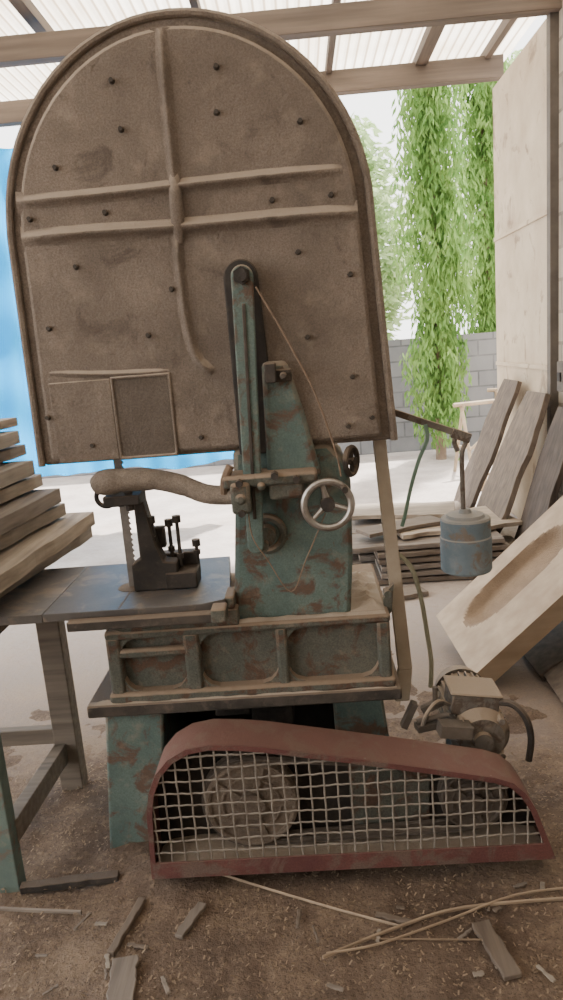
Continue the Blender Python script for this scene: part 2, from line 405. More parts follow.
# base
bm = bm_new(); add_box(bm, (-0.22, 2.36, 0.655), (0.86, 0.48, 0.22))
base = finish(bm, 'base', M_base, saw, label='ribbed cast iron base with rust and green paint', bevel=0.01)
for z_, s_ in ((0.765, (0.885, 0.53, 0.03)), (0.556, (0.90, 0.54, 0.034))):
    bm = bm_new(); add_box(bm, (-0.22, 2.345, z_), s_); finish(bm, 'base_flange', M_base, base, bevel=0.01)
for x, w in ((-0.64, 0.045), (-0.395, 0.05), (-0.115, 0.035), (0.20, 0.04)):
    bm = bm_new(); add_box(bm, (x, 2.108, 0.66), (w, 0.05, 0.2)); finish(bm, 'base_rib', M_base, base, bevel=0.01)
bm = bm_new(); add_box(bm, (-0.52, 2.10, 0.70), (0.24, 0.03, 0.03)); finish(bm, 'base_rib', M_base, base, bevel=0.01)
for x0, x1 in ((-0.617, -0.42), (-0.37, -0.133), (-0.098, 0.18)):
    for xa, s in ((x0, 1), (x1, -1)):
        for zb, t in ((0.573, 1), (0.75, -1)):
            bm = bm_new()
            add_prism(bm, [(xa-s*0.004, zb), (xa+s*0.05, zb), (xa+s*0.024, zb+t*0.008), (xa+s*0.008, zb+t*0.024), (xa-s*0.004, zb+t*0.05)], 2.092, 2.125)
            finish(bm, 'panel_corner', M_base, base)
bm = bm_new(); add_box(bm, (-0.25, 2.35, 0.52), (0.99, 0.56, 0.042))
finish(bm, 'base_plate', M_plate, saw, label='thick dusty base plate', bevel=0.006)
# caked sawdust resting on ledges
def heap(x0, x1, y0, y1, z, h, seed, par=None):
    bm = bm_new(); nx, ny = max(6, int((x1-x0)/0.015)), max(4, int((y1-y0)/0.012)); g = []
    for i in range(nx+1):
        row = []
        for j in range(ny+1):
            e = min(1, min(i, nx-i)/2.5)*min(1, min(j, ny-j)/1.5)
            row.append(bm.verts.new((x0+(x1-x0)*i/nx, y0+(y1-y0)*j/ny, z+h*e*max(0.05, 0.55+noise.fractal(Vector((i*.25+seed, j*.3, seed)), 0.8, 2, 4)))))
        g.append(row)
    for i in range(nx):
        for j in range(ny): bm.faces.new((g[i][j], g[i+1][j], g[i+1][j+1], g[i][j+1]))
    finish(bm, 'sawdust_cake', M_rib, par or base, label='sawdust caked on the ledge')
heap(-0.65, 0.21, 2.085, 2.118, 0.7805, 0.010, 1.0)
heap(0.105, 0.21, 2.12, 2.5, 0.7805, 0.02, 3.0)
heap(-0.74, 0.23, 2.072, 2.098, 0.5415, 0.014, 7.0)
def leg(x0, x1, b0, b1, ya, yb):
    bm = bm_new()
    vs = [bm.verts.new(v) for v in ((b0, ya, 0), (b1, ya, 0), (b1, yb, 0), (b0, yb, 0), (x0, ya+0.01, 0.5), (x1, ya+0.01, 0.5), (x1, yb-0.01, 0.5), (x0, yb-0.01, 0.5))]
    for f in ((0, 1, 2, 3), (4, 5, 6, 7), (0, 1, 5, 4), (1, 2, 6, 5), (2, 3, 7, 6), (3, 0, 4, 7)): bm.faces.new([vs[i] for i in f])
    return finish(bm, 'pedestal_leg', M_green, saw, label='flared green pedestal leg', bevel=0.01)
leg(-0.70, -0.51, -0.745, -0.56, 2.09, 2.60)
leg(0.03, 0.19, 0.04, 0.24, 2.16, 2.60)
bm = bm_new(); add_box(bm, (-0.17, 2.30, 0.44), (0.14, 0.24, 0.12)); add_box(bm, (-0.30, 2.26, 0.46), (0.12, 0.16, 0.08)); add_box(bm, (-0.25, 2.58, 0.25), (0.60, 0.02, 0.5))
finish(bm, 'underframe', M_dark, saw, bevel=0.006)
bm = bm_new(); add_cyl(bm, (-0.24, 1.995, 0.265), (-0.24, 2.5, 0.265), 0.025); finish(bm, 'drive_shaft', M_dark, saw)

# right strut
bm = bm_new()
vs = [bm.verts.new(v) for v in ((0.252, 2.19, 0.54), (0.297, 2.19, 0.54), (0.297, 2.215, 0.54), (0.252, 2.215, 0.54), (0.207, 2.19, 1.32), (0.246, 2.19, 1.32), (0.246, 2.215, 1.32), (0.207, 2.215, 1.32))]
for f in ((0, 1, 2, 3), (4, 5, 6, 7), (0, 1, 5, 4), (1, 2, 6, 5), (2, 3, 7, 6), (3, 0, 4, 7)): bm.faces.new([vs[i] for i in f])
add_prism(bm, [(0.236, 0.43), (0.283, 0.43), (0.297, 0.54), (0.25, 0.54)], 2.19, 2.215)
finish(bm, 'strut', M_strut, saw, label='pale flat strut beside the column', bevel=0.003)
bm = bm_new(); add_box(bm, (0.255, 2.20, 1.40), (0.02, 0.03, 0.18)); finish(bm, 'strut_bracket', M_rib, saw, bevel=0.003)
bm = bm_new(); add_prism(bm, [(0.215, 0.74), (0.235, 0.76), (0.245, 0.85), (0.225, 0.83), (0.21, 0.80)], 2.15, 2.17); add_cyl(bm, (0.225, 2.14, 0.82), (0.225, 2.18, 0.82), 0.012); finish(bm, 'latch', M_base, saw)

# lever with counterweight
bm = bm_new(); d = Vector((0.497-0.262, 0, 1.286-1.383)); ang = math.degrees(math.atan2(-d.z, d.x))
add_box(bm, (0.38, 2.2, 1.335), (0.255, 0.016, 0.02), (0, ang, 0)); add_box(bm, (0.475, 2.2, 1.292), (0.06, 0.02, 0.03), (0, ang, 0)); add_cyl(bm, (0.27, 2.18, 1.378), (0.27, 2.26, 1.378), 0.013)
lever = finish(bm, 'weight_lever', M_grey, saw, label='steel lever arm carrying a hanging counterweight', bevel=0.002)
bm = bm_new(); add_sweep(bm, smooth_path([(0.465, 2.2, 1.245), (0.455, 2.2, 1.275), (0.47, 2.2, 1.30), (0.49, 2.2, 1.275), (0.478, 2.2, 1.24), (0.476, 2.2, 1.18), (0.477, 2.2, 1.03)], 5), 0.0075, 8)
finish(bm, 'hanging_rod', M_grey, lever)
bm = bm_new()
add_lathe(bm, [(0.0, 0.866), (0.076, 0.866), (0.079, 0.872), (0.079, 0.974), (0.0765, 0.978), (0.0765, 1.030), (0.073, 1.036), (0.060, 1.037), (0.056, 1.046), (0.02, 1.050), (0.016, 1.062), (0.0, 1.062)], 0.482, 2.2)
finish(bm, 'counterweight', M_blue, lever, label='faded blue-grey cylindrical counterweight with stepped top', angle=25)
bm = bm_new()
add_sweep(bm, smooth_path([(0.367, 2.19, 1.335), (0.372, 2.19, 1.29), (0.345, 2.19, 1.23), (0.318, 2.19, 1.15), (0.295, 2.19, 1.06), (0.285, 2.2, 1.02)], 5), 0.006, 6, flat=(1, 0.3))
finish(bm, 'strap', M_strap, saw, label='thin green strap')
bm = bm_new()
add_sweep(bm, smooth_path([(0.27, 2.2, 0.93), (0.31, 2.2, 0.88), (0.335, 2.2, 0.78), (0.35, 2.2, 0.66), (0.36, 2.2, 0.56), (0.355, 2.2, 0.47)], 5), 0.0075, 8)
finish(bm, 'hose', M_hose, saw, label='olive hanging hose')

# belt guard
go = [(-0.544, 0.09), (-0.535, 0.30), (-0.522, 0.37), (-0.495, 0.43), (-0.455, 0.475), (-0.40, 0.505), (-0.335, 0.515), (-0.25, 0.508), (-0.18, 0.498), (0.07, 0.447),
      (0.30, 0.398), (0.47, 0.36), (0.52, 0.34), (0.555, 0.305), (0.585, 0.25), (0.615, 0.16), (0.64, 0.087)]
bm = bm_new()
add_ring(bm, go, inset_poly(go, 0.003), 1.85, 1.995)
gi = inset_poly(go, 0.016)
gi[0] = (gi[0][0], 0.142); gi[-1] = (gi[-1][0]-0.01, 0.138)
add_ring(bm, go, gi, 1.846, 1.852)
gd = finish(bm, 'belt_guard', M_red, saw, label='dull maroon sheet metal belt guard with wire mesh face', angle=40)
bm = bm_new(); add_prism(bm, inset_poly(go, 0.004), 1.988, 1.993); finish(bm, 'guard_shade_plate', M_dark, gd, label='dark plate added to shade the inside of the guard')  # added plate, blocks light from behind so the guard interior goes dark
def span_top(x):
    for (xa, za), (xb, zb) in zip(go, go[1:]):
        if xa <= x <= xb: return za+(zb-za)*(x-xa)/(xb-xa)
    return None
def span_x(z):
    xl = xr = None
    for (xa, za), (xb, zb) in zip(go, go[1:]):
        if (za-z)*(zb-z) <= 0 and za != zb:
            x = xa+(xb-xa)*(z-za)/(zb-za)
            if xl is None: xl = x
            xr = x
    return xl, xr
bm = bm_new()
step = 0.0385; k = 0; x = -0.515
while x < 0.625:
    zt = span_top(x)
    if zt and zt > 0.12:
        m = int((zt-0.10)/step*2)+2
        add_sweep(bm, [(x+0.0008*math.sin(j*1.3+k), 1.8555+(0.0016 if (j+k) % 2 else -0.0016), 0.10+(zt-0.104)*j/m) for j in range(m+1)], 0.0029, 5)
    x += step; k += 1
z = 0.130; k = 0
while z < 0.50:
    xl, xr = span_x(z)
    if xl is not None:
        m = int((xr-xl)/step*2)+2
        add_sweep(bm, [(xl+0.004+(xr-xl-0.008)*j/m, 1.8555+(0.0016 if (j+k) % 2 else -0.0016), z+0.0012*math.sin(j*0.7+k)) for j in range(m+1)], 0.0029, 5)
    z += step; k += 1
finish(bm, 'wire_mesh', M_wire, gd, label='dusty square wire mesh')
for x, y, h in ((-0.01, 1.93, 0.09), (-0.45, 1.96, 0.09), (0.50, 1.96, 0.09)):
    bm = bm_new(); add_box(bm, (x, y, h/2), (0.02, 0.02, h)); add_box(bm, (x, y, h-0.006), (0.06, 0.05, 0.012))
    finish(bm, 'guard_foot', M_dark, gd)
def pulley(cx, cz, r, nm, mat, y0=1.915, y1=1.97, lab=None):
    bm = bm_new()
    add_cyl(bm, (cx, y0, cz), (cx, y1, cz), r*0.93, n=48)
    for yy in (y0, (y0+y1)/2, y1): add_torus(bm, (cx, yy, cz), r*0.93, r*0.07, n=48)
    add_cyl(bm, (cx, y0-0.02, cz), (cx, y1+0.012, cz), r*0.3); add_torus(bm, (cx, y0-0.002, cz), r*0.62, r*0.035, n=40)
    for q in range(5):
        a = 2*math.pi*q/5; add_box(bm, (cx+r*0.6*math.cos(a), y0-0.004, cz+r*0.6*math.sin(a)), (r*0.7, 0.012, r*0.13), (0, -math.degrees(a), 0))
    return finish(bm, nm, mat, saw, label=lab)
M_pul = mat_surface('dust_caked_pulley', lin(112, 99, 87), lin(138, 124, 109), scale=8, bump=0.8, bscale=50, grain=0.35)
M_pul2 = mat_surface('dark_dusty_pulley', lin(78, 70, 62), lin(104, 94, 84), scale=8, bump=0.6, bscale=50)
pulley(-0.235, 0.275, 0.14, 'driven_pulley', M_pul, lab='large dust-caked driven pulley')
pulley(0.42, 0.245, 0.095, 'motor_pulley', M_pul2, lab='dark grooved motor pulley')
for y in (1.925, 1.960):
    bm = bm_new()
    pts = [(-0.235+0.142*math.cos(a), y, 0.275+0.142*math.sin(a)) for a in [math.radians(85+190*k/20) for k in range(21)]]
    pts += [(0.42+0.098*math.cos(a), y, 0.245+0.098*math.sin(a)) for a in [math.radians(-88+172*k/16) for k in range(17)]]
    pts.append(pts[0]); add_sweep(bm, pts, 0.010, 6)
    finish(bm, 'drive_belt', M_pul2, saw)
bm = bm_new(); add_prism(bm, [(0.06, 0.12), (0.30, 0.12), (0.31, 0.36), (0.06, 0.40)], 1.973, 1.986); finish(bm, 'guard_baffle', M_base, gd, bevel=0.004)
bm = bm_new(); add_prism(bm, [(-0.535, 0.096), (0.62, 0.093), (0.55, 0.106), (0.3, 0.112), (0.05, 0.108), (-0.2, 0.12), (-0.4, 0.13), (-0.5, 0.12)], 1.866, 1.985)
finish(bm, 'sawdust_fill', M_rib, gd, label='sawdust collected inside the guard')

# electric motor --------------------------------------------------------------
mo = root('electric_motor', (0.50, 2.25, 0), 'dusty grey electric motor behind the belt guard', 'motor')
bm = bm_new(); mc = (0.49, 0.345); my = -0.07
add_cyl(bm, (mc[0], 2.17+my, mc[1]), (mc[0], 2.46+my, mc[1]), 0.082, n=36)
for q in range(26):
    a = 2*math.pi*q/26; add_box(bm, (mc[0]+0.085*math.cos(a), 2.31+my, mc[1]+0.085*math.sin(a)), (0.022, 0.24, 0.006), (0, -math.degrees(a), 0))
finish(bm, 'motor_body', M_grey, mo)
bm = bm_new(); add_cyl(bm, (mc[0], 2.14+my, mc[1]), (mc[0], 2.175+my, mc[1]), 0.070, 0.094, n=36); add_cyl(bm, (mc[0], 2.12+my, mc[1]), (mc[0], 2.145+my, mc[1]), 0.030, n=24); add_torus(bm, (mc[0], 2.15+my, mc[1]), 0.055, 0.005)
for q in range(4):
    a = math.pi/4+math.pi/2*q; add_cyl(bm, (mc[0]+0.084*math.cos(a), 2.135+my, mc[1]+0.084*math.sin(a)), (mc[0]+0.084*math.cos(a), 2.19+my, mc[1]+0.084*math.sin(a)), 0.011, n=8)
finish(bm, 'end_shield', M_grey, mo)
bm = bm_new(); add_cyl(bm, (mc[0], 2.45+my, mc[1]), (mc[0], 2.51+my, mc[1]), 0.094, 0.080, n=36); finish(bm, 'fan_cowl', M_grey, mo)
bm = bm_new(); add_box(bm, (0.48, 2.17, 0.440), (0.15, 0.12, 0.07), (0, 8, 0)); add_box(bm, (0.484, 2.17, 0.477), (0.165, 0.135, 0.010), (0, 8, 0)); finish(bm, 'terminal_box', M_grey, mo, bevel=0.006)
bm = bm_new(); add_box(bm, (0.50, 2.25, 0.135), (0.15, 0.22, 0.27)); add_box(bm, (0.50, 2.25, 0.015), (0.28, 0.3, 0.03)); finish(bm, 'mounting_foot', M_base, mo, bevel=0.006)
bm = bm_new()
add_sweep(bm, smooth_path([(0.545, 2.13, 0.44), (0.59, 2.09, 0.45), (0.625, 2.07, 0.41), (0.64, 2.07, 0.34), (0.635, 2.08, 0.26)], 5), 0.011, 8)
finish(bm, 'cable', M_dark, mo, label='thick black power cable')
bm = bm_new(); add_sweep(bm, smooth_path([(0.40, 2.13, 0.44), (0.36, 2.10, 0.47), (0.32, 2.08, 0.44), (0.30, 2.08, 0.38)], 5), 0.007, 8)
finish(bm, 'cable', M_grey, mo, label='grey dusty cable')
bm = bm_new(); add_box(bm, (0.35, 2.10, 0.395), (0.13, 0.04, 0.02), (0, -2, 12)); add_box(bm, (0.27, 2.12, 0.42), (0.02, 0.03, 0.09), (0, 25, 0)); add_box(bm, (0.345, 2.13, 0.44), (0.07, 0.02, 0.025), (0, -25, 0))
add_cyl(bm, (0.29, 2.09, 0.41), (0.39, 2.09, 0.43), 0.009); add_cyl(bm, (0.355, 2.12, 0.46), (0.355, 2.12, 0.51), 0.008); add_box(bm, (0.40, 2.05, 0.40), (0.10, 0.05, 0.04), (0, 10, 5))
finish(bm, 'belt_tensioner', M_pul2, saw)

# ------------------------------------------------------------------ extension table and stand
wt = root('work_table', (-1.2, 2.25, 0), 'extension work table with green painted legs beside the saw', 'table')
bm = bm_new(); add_box(bm, (-1.2235, 2.275, 0.8565), (0.799, 0.49, 0.027)); finish(bm, 'table_top', M_table, wt, bevel=0.002)
bm = bm_new(); add_box(bm, (-1.32, 1.99, 0.80), (0.60, 0.04, 0.06)); add_box(bm, (-1.275, 2.47, 0.80), (0.60, 0.04, 0.06)); add_box(bm, (-1.04, 2.22, 0.80), (0.05, 0.5, 0.06)); finish(bm, 'apron', M_oldwood_x, wt, bevel=0.003)
for (x, y, w, m_) in ((-1.01, 1.94, 0.065, M_stand), (-0.975, 2.47, 0.085, M_oldwood_x), (-1.55, 1.94, 0.065, M_stand), (-1.55, 2.47, 0.085, M_oldwood_x)):
    bm = bm_new(); add_box(bm, (x, y, 0.415), (w, w*0.8, 0.83)); finish(bm, 'leg', m_, wt, bevel=0.004)
bm = bm_new(); add_box(bm, (-0.995, 2.205, 0.185), (0.045, 0.50, 0.075), (-3, 0, 0)); finish(bm, 'side_rail', M_oldwood_x, wt, bevel=0.003)
bm = bm_new(); add_box(bm, (-1.27, 2.46, 0.24), (0.56, 0.04, 0.06)); finish(bm, 'back_rail', M_oldwood_x, wt, bevel=0.003)

# ------------------------------------------------------------------ planks
wood_cols = [((112, 103, 93), (152, 142, 129)), ((122, 110, 98), (166, 153, 137)), ((96, 87, 79), (134, 123, 112)), ((132, 119, 104), (178, 163, 144)), ((86, 75, 66), (120, 107, 94))]
WY = [mat_wood('sawn_timber_%d' % i, lin(*a), lin(*b), axis=1, stain=(112, 102, 92)) for i, (a, b) in enumerate(wood_cols)]
WX = [mat_wood('sawn_board_%d' % i, lin(*a), lin(*b), axis=0, stain=(112, 102, 92)) for i, (a, b) in enumerate(wood_cols)]

def plank(c, s, rot, mat, label, group=None, name='timber_plank', cat='plank', wav=0.006):
    bm = bm_new(); L = max(range(3), key=lambda i: s[i]); n = 14
    M = Matrix.Rotation(math.radians(rot[2]), 4, 'Z') @ Matrix.Rotation(math.radians(rot[1]), 4, 'Y') @ Matrix.Rotation(math.radians(rot[0]), 4, 'X')
    others = [i for i in range(3) if i != L]; a, b = others
    seed = random.random()*50; rings = []
    for i in range(n+1):
        t = i/n-0.5; ring = []
        for sa, sb in ((-1, -1), (1, -1), (1, 1), (-1, 1)):
            v = [0, 0, 0]; v[L] = t*s[L]
            v[a] = sa*s[a]/2+(noise.noise(Vector((i*0.45, sa*3+seed, 0)))*wav*2 if s[a] > s[b] else 0)
            v[b] = sb*s[b]/2+(noise.noise(Vector((i*0.45, sb*3+seed, 7)))*wav*2 if s[b] >= s[a] else 0)
            ring.append(bm.verts.new(M @ Vector(v)+Vector(c)))
        rings.append(ring)
    for A, B in zip(rings, rings[1:]):
        for k in range(4): bm.faces.new((A[k], A[(k+1) % 4], B[(k+1) % 4], B[k]))
    bm.faces.new(rings[0][::-1]); bm.faces.new(rings[-1])
    return finish(bm, name, mat, None, label=label, category=cat, group=group, bevel=0.003, smooth=False)

z = 0.871
stack = [(-0.915, 2.93, 0.070, -8, 0), (-0.875, 2.86, 0.066, -4, 3), (-0.96, 2.78, 0.060, -8, 0), (-0.965, 2.74, 0.068, -3, 2), (-1.03, 2.76, 0.058, -7, 1),
         (-1.03, 2.68, 0.066, -3, 0), (-1.085, 2.78, 0.052, -6, 2), (-1.075, 2.72, 0.060, -2, 0), (-1.11, 2.80, 0.045, -5, 1)]
for i, (xr, yf, th, yaw, mi) in enumerate(stack):
    Lp = 1.0; w = 0.30
    ya = math.radians(yaw)
    dirv = Vector((math.sin(-ya), math.cos(ya), 0)); side = Vector((dirv.y, -dirv.x, 0))
    c = Vector((xr, yf, 0))-dirv*Lp/2-side*w/2
    plank((c.x, c.y, z+th/2), (w, Lp, th-0.012), (0, 0, yaw), WY[mi], 'rough sawn grey-brown plank stacked on the extension table', 'lumber stacked on the work table', wav=0.006)
    z += th

zz = 0.0
for lay in range(6):
    for j in range(3):
        th = 0.045
        y0 = 4.75+j*0.42+random.uniform(-.02, .02)
        plank((0.85+random.uniform(-.18, .10), y0, zz+th/2+0.002), (1.15+random.uniform(-.3, .1), 0.37, th-0.014), (0, 0, random.uniform(-2, 2)),
              WX[random.choice([0, 4, 1, 2, 4, 2])], 'weathered flat board in a low pile on the yard floor', 'low board pile', wav=0.012)
    zz += th
plank((0.98, 5.0, zz+0.022), (0.85, 0.52, 0.03), (0, 0, 10), WX[3], 'broad pale board lying on the low pile', 'low board pile', wav=0.02)
plank((0.70, 5.30, zz+0.055), (0.75, 0.4, 0.03), (0, 0, -12), WX[1], 'weathered flat board in a low pile on the yard floor', 'low board pile', wav=0.015)
plank((0.62, 4.85, zz+0.055), (0.60, 0.2, 0.025), (0, 0, 24), WX[4], 'dark narrow board lying askew on the low pile', 'low board pile', wav=0.012)
plank((0.42, 4.30, 0.02), (0.55, 0.16, 0.03), (0, 0, 18), WX[2], 'grey board lying on the floor by the low pile', 'low board pile', wav=0.012)

def lean(bx, by, tx, ty, tz, w, th, mat, label, grp='boards leaning on the side wall', irr=0.05):
    b = Vector((bx, by, 0.0)); t = Vector((tx, ty, tz)); d = (t-b); L = d.length; d.normalize()
    wv = Vector((0, 1, 0)); wv = (wv-d*wv.dot(d)).normalized(); nv = d.cross(wv)
    bm = bm_new(); n = 14; seed = random.random()*20; rings = []
    for i in range(n+1):
        p = b+d*(L*i/n); tap = 1-0.35*max(0, i/n-0.7)/0.3
        e0 = (-w/2+noise.noise(Vector((i*.35, seed, 0)))*irr)*tap; e1 = (w/2+noise.noise(Vector((i*.35, seed, 5)))*irr)*tap
        rings.append([bm.verts.new(p+wv*e+nv*h) for e, h in ((e0, -th/2), (e1, -th/2), (e1, th/2), (e0, th/2))])
    for A, B in zip(rings, rings[1:]):
        for k in range(4): bm.faces.new((A[k], A[(k+1) % 4], B[(k+1) % 4], B[k]))
    bm.faces.new(rings[0][::-1]); bm.faces.new(rings[-1])
    zmin = min(v.co.z for v in bm.verts)
    for v in bm.verts: v.co.z -= zmin
    return finish(bm, 'leaning_board', mat, None, label=label, category='board', group=grp, bevel=0.003, smooth=False)
M_lb = [mat_wood('leaning_board_%d' % i, lin(*a), lin(*b), axis=2, scale=2, stain=(92, 80, 71)) for i, (a, b) in enumerate([((72, 61, 53), (106, 93, 81)), ((84, 72, 62), (118, 104, 90)), ((56, 47, 41), (84, 72, 62))])]
lean(1.20, 5.90, 1.70, 5.90, 1.18, 0.55, 0.035, M_lb[0], 'wide grey weathered slab leaning on the door leaf', irr=0.06)
lean(1.22, 5.22, 1.69, 5.24, 1.12, 0.62, 0.04, M_lb[1], 'wide grey-brown slab leaning on the side wall', irr=0.06)
lean(1.38, 4.68, 1.70, 4.68, 1.06, 0.42, 0.04, M_lb[2], 'dark rough-edged slab leaning on the side wall', irr=0.05)
lean(1.46, 4.20, 1.72, 4.20, 1.05, 0.36, 0.035, M_lb[0], 'dark brown board leaning on the side wall')
lean(1.40, 3.86, 1.72, 3.86, 0.92, 0.22, 0.035, M_lb[2], 'dark narrow board leaning on the side wall')

# carved slab with oval recess -------------------------------------------------
M_slab = mat_wood('pale_carved_wood', lin(160, 141, 120), lin(184, 165, 142), axis=0, scale=1.2, stain=(148, 130, 110))
M_slab_in = mat_surface('shade_tinted_recess_wood', lin(132, 113, 94), lin(152, 132, 110), scale=10, bump=0.5)  # shade inside the recess painted as a darker wood tone
def slab():
    bm = bm_new()
    L, Wd, T = 1.15, 0.56, 0.10; nu, nv = 80, 48
    grid = []; Q = {}
    for i in range(nu+1):
        row = []
        for j in range(nv+1):
            u = i/nu*L; v = j/nv*Wd-Wd/2
            q = ((abs(u-0.44)/0.33)**2.6+(abs(v-0.06)/0.115)**2.6)**(1/2.6); Q[i, j] = q
            h = -0.055*math.sin(min(1, (1-q)/0.30)*math.pi/2) if q < 1 else 0
            row.append(bm.verts.new((u, v, T+h)))
        grid.append(row)
    for i in range(nu):
        for j in range(nv):
            f = bm.faces.new((grid[i][j], grid[i+1][j], grid[i+1][j+1], grid[i][j+1]))
            if Q[i, j] < 1 or Q[i+1, j+1] < 1: f.material_index = 1
    per = [grid[i][0] for i in range(nu)]+[grid[nu][j] for j in range(nv)]+[grid[i][nv] for i in range(nu, 0, -1)]+[grid[0][j] for j in range(nv, 0, -1)]
    low = [bm.verts.new((v.co.x, v.co.y, 0)) for v in per]
    n = len(per)
    for k in range(n): bm.faces.new((per[(k+1) % n], per[k], low[k], low[(k+1) % n]))
    bm.faces.new(low)
    d = Vector((0.68, -0.02, 0.63)).normalized(); w = Vector((-0.26, 0.95, 0.0)); w = (w-d*w.dot(d)).normalized(); nrm = d.cross(w)
    M = Matrix((d, w, nrm)).transposed().to_4x4()
    M = Matrix.Translation((0.72, 3.34, 0.06)) @ M
    bmesh.ops.transform(bm, matrix=M, verts=bm.verts)
    zmin = min(v.co.z for v in bm.verts)
    for v in bm.verts: v.co.z -= zmin
    return finish(bm, 'carved_slab', M_slab, None, label='thick pale wooden slab with carved oval recess, leaning on boards', category='wooden slab', angle=40, mats=[M_slab_in])
slab()
for i, (bx, by, tx, ty, tz, w) in enumerate([(1.00, 3.30, 1.70, 3.32, 0.42, 0.44), (1.02, 2.92, 1.68, 2.90, 0.44, 0.34), (1.05, 3.74, 1.7, 3.76, 0.30, 0.3), (1.22, 2.58, 1.70, 2.56, 0.26, 0.26)]):
    lean(bx, by, tx, ty, tz, w, 0.04, M_lb[[2, 0, 1, 2][i]], 'dark rough board propped under the carved slab', 'boards under the carved slab')

# ------------------------------------------------------------------ ground scraps
def stick(pts, w, t, mat, label, name='wood_sliver', group='wood offcuts on the ground'):
    bm = bm_new(); add_sweep(bm, smooth_path(pts, 4), w, 6, flat=(1, t)); return finish(bm, name, mat, None, label=label, category='wood scrap', group=group)
M_sl = mat_wood('old_sliver', lin(138, 120, 100), lin(170, 150, 126), axis=0)
M_chip = mat_surface('wood_chip', lin(120, 102, 84), lin(150, 130, 107), scale=3)
stick([(-0.36, 1.93, 0.03), (-0.2, 1.85, 0.032), (0.0, 1.76, 0.03), (0.165, 1.69, 0.03)], 0.005, 0.5, M_sl, 'long thin wood sliver lying on the dirt')
stick([(-0.05, 1.60, 0.03), (0.15, 1.68, 0.034), (0.35, 1.74, 0.034), (0.68, 1.76, 0.03)], 0.0065, 0.5, M_sl, 'long bent pale wood strip on the dirt')
stick([(-0.04, 1.61, 0.032), (0.1, 1.63, 0.034), (0.3, 1.70, 0.034), (0.5, 1.77, 0.04), (0.7, 1.80, 0.03)], 0.0045, 0.6, M_sl, 'long thin wood sliver lying on the dirt')
stick([(0.05, 1.655, 0.03), (0.25, 1.64, 0.03), (0.4, 1.63, 0.03)], 0.003, 0.5, M_chip, 'thin wood sliver lying on the dirt')
stick([(-1.2, 1.86, 0.03), (-1.0, 1.83, 0.03), (-0.75, 1.80, 0.03)], 0.008, 0.5, WX[2], 'dark thin stick on the dirt')
for c, s, r, m_, nm, lab in (((-0.60, 1.74, 0.03), (0.022, 0.20, 0.018), -14, WY[4], 'wood_offcut', 'grey narrow stick on the dirt'),
                             ((-0.57, 1.56, 0.03), (0.07, 0.14, 0.012), 8, WY[2], 'wood_offcut', 'short pale offcut on the dirt'),
                             ((-0.42, 1.75, 0.03), (0.03, 0.13, 0.012), -22, WY[2], 'wood_offcut', 'pale narrow offcut on the dirt'),
                             ((0.40, 1.60, 0.03), (0.05, 0.18, 0.014), 12, WY[4], 'wood_offcut', 'brown broken board piece on the dirt'),
                             ((-0.82, 1.92, 0.035), (0.30, 0.03, 0.025), 6, M_dark, 'steel_bar', 'dark steel bar on the dirt'),
                             ((0.15, 1.72, 0.028), (0.10, 0.02, 0.01), -20, WX[4], 'wood_offcut', 'small brown offcut on the dirt')):
    plank(c, s, (0, 0, r), m_, lab, 'wood offcuts on the ground', nm, 'wood scrap' if nm == 'wood_offcut' else 'steel bar', wav=0.003)
for k in range(26):
    x = random.uniform(-1.0, 0.8); y = random.uniform(1.5, 1.82)
    plank((x, y, 0.03), (random.uniform(.02, .07), random.uniform(.005, .013), 0.005), (0, 0, random.uniform(0, 180)), WX[random.choice([2, 4, 2, 0])],
          'small brown splinter of wood on the dirt', 'small splinters on the ground', 'wood_splinter', 'wood scrap', wav=0.002)

def floor_material(name, near=True):
    m, nt, bs = new_mat(name)
    g = nt.nodes.new('ShaderNodeNewGeometry')       # world position so both floors share one pattern
    def pn(s, d, r):
        n = nt.nodes.new('ShaderNodeTexNoise'); n.inputs['Scale'].default_value = s; n.inputs['Detail'].default_value = d; n.inputs['Roughness'].default_value = r
        nt.links.new(g.outputs['Position'], n.inputs['Vector']); return n
    n1 = pn(2.2, 8, 0.65); n2 = pn(26, 6, 0.7); n3 = pn(120, 3, 0.7)
    c = ramp(nt, n1.outputs[0], [(0.30, lin(76, 62, 52)), (0.5, lin(102, 85, 71)), (0.68, lin(136, 117, 98))]).outputs[0]
    f = ramp(nt, n2.outputs[0], [(0.50, K), (0.70, (.7, .7, .7, 1))]).outputs[0]
    c = mixc(nt, f, c, lin(138, 118, 98))
    f = ramp(nt, n3.outputs[0], [(0.54, K), (0.64, (.6, .6, .6, 1))]).outputs[0]
    dirt = mixc(nt, f, c, lin(56, 45, 37))
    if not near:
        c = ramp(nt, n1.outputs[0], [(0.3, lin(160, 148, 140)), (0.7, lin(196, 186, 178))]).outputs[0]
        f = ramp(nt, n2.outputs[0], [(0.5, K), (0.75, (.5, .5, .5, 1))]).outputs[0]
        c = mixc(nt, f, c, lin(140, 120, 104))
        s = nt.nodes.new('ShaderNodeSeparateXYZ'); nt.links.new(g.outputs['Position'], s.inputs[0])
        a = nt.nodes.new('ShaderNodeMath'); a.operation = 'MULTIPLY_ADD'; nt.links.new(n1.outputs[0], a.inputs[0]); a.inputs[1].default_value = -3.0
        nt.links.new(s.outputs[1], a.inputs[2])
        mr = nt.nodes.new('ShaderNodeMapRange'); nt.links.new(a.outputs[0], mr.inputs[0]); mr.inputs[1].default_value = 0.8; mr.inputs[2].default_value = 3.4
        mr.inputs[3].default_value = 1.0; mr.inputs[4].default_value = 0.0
        c = mixc(nt, mr.outputs[0], c, dirt)  # dirt tone on near concrete also paints in the shade under the roof
    else: c = dirt
    nt.links.new(c, bs.inputs['Base Color']); bs.inputs['Roughness'].default_value = 0.95
    add_bump(nt, bs, n2.outputs[0], 0.9 if near else 0.4, 0.02)
    return m
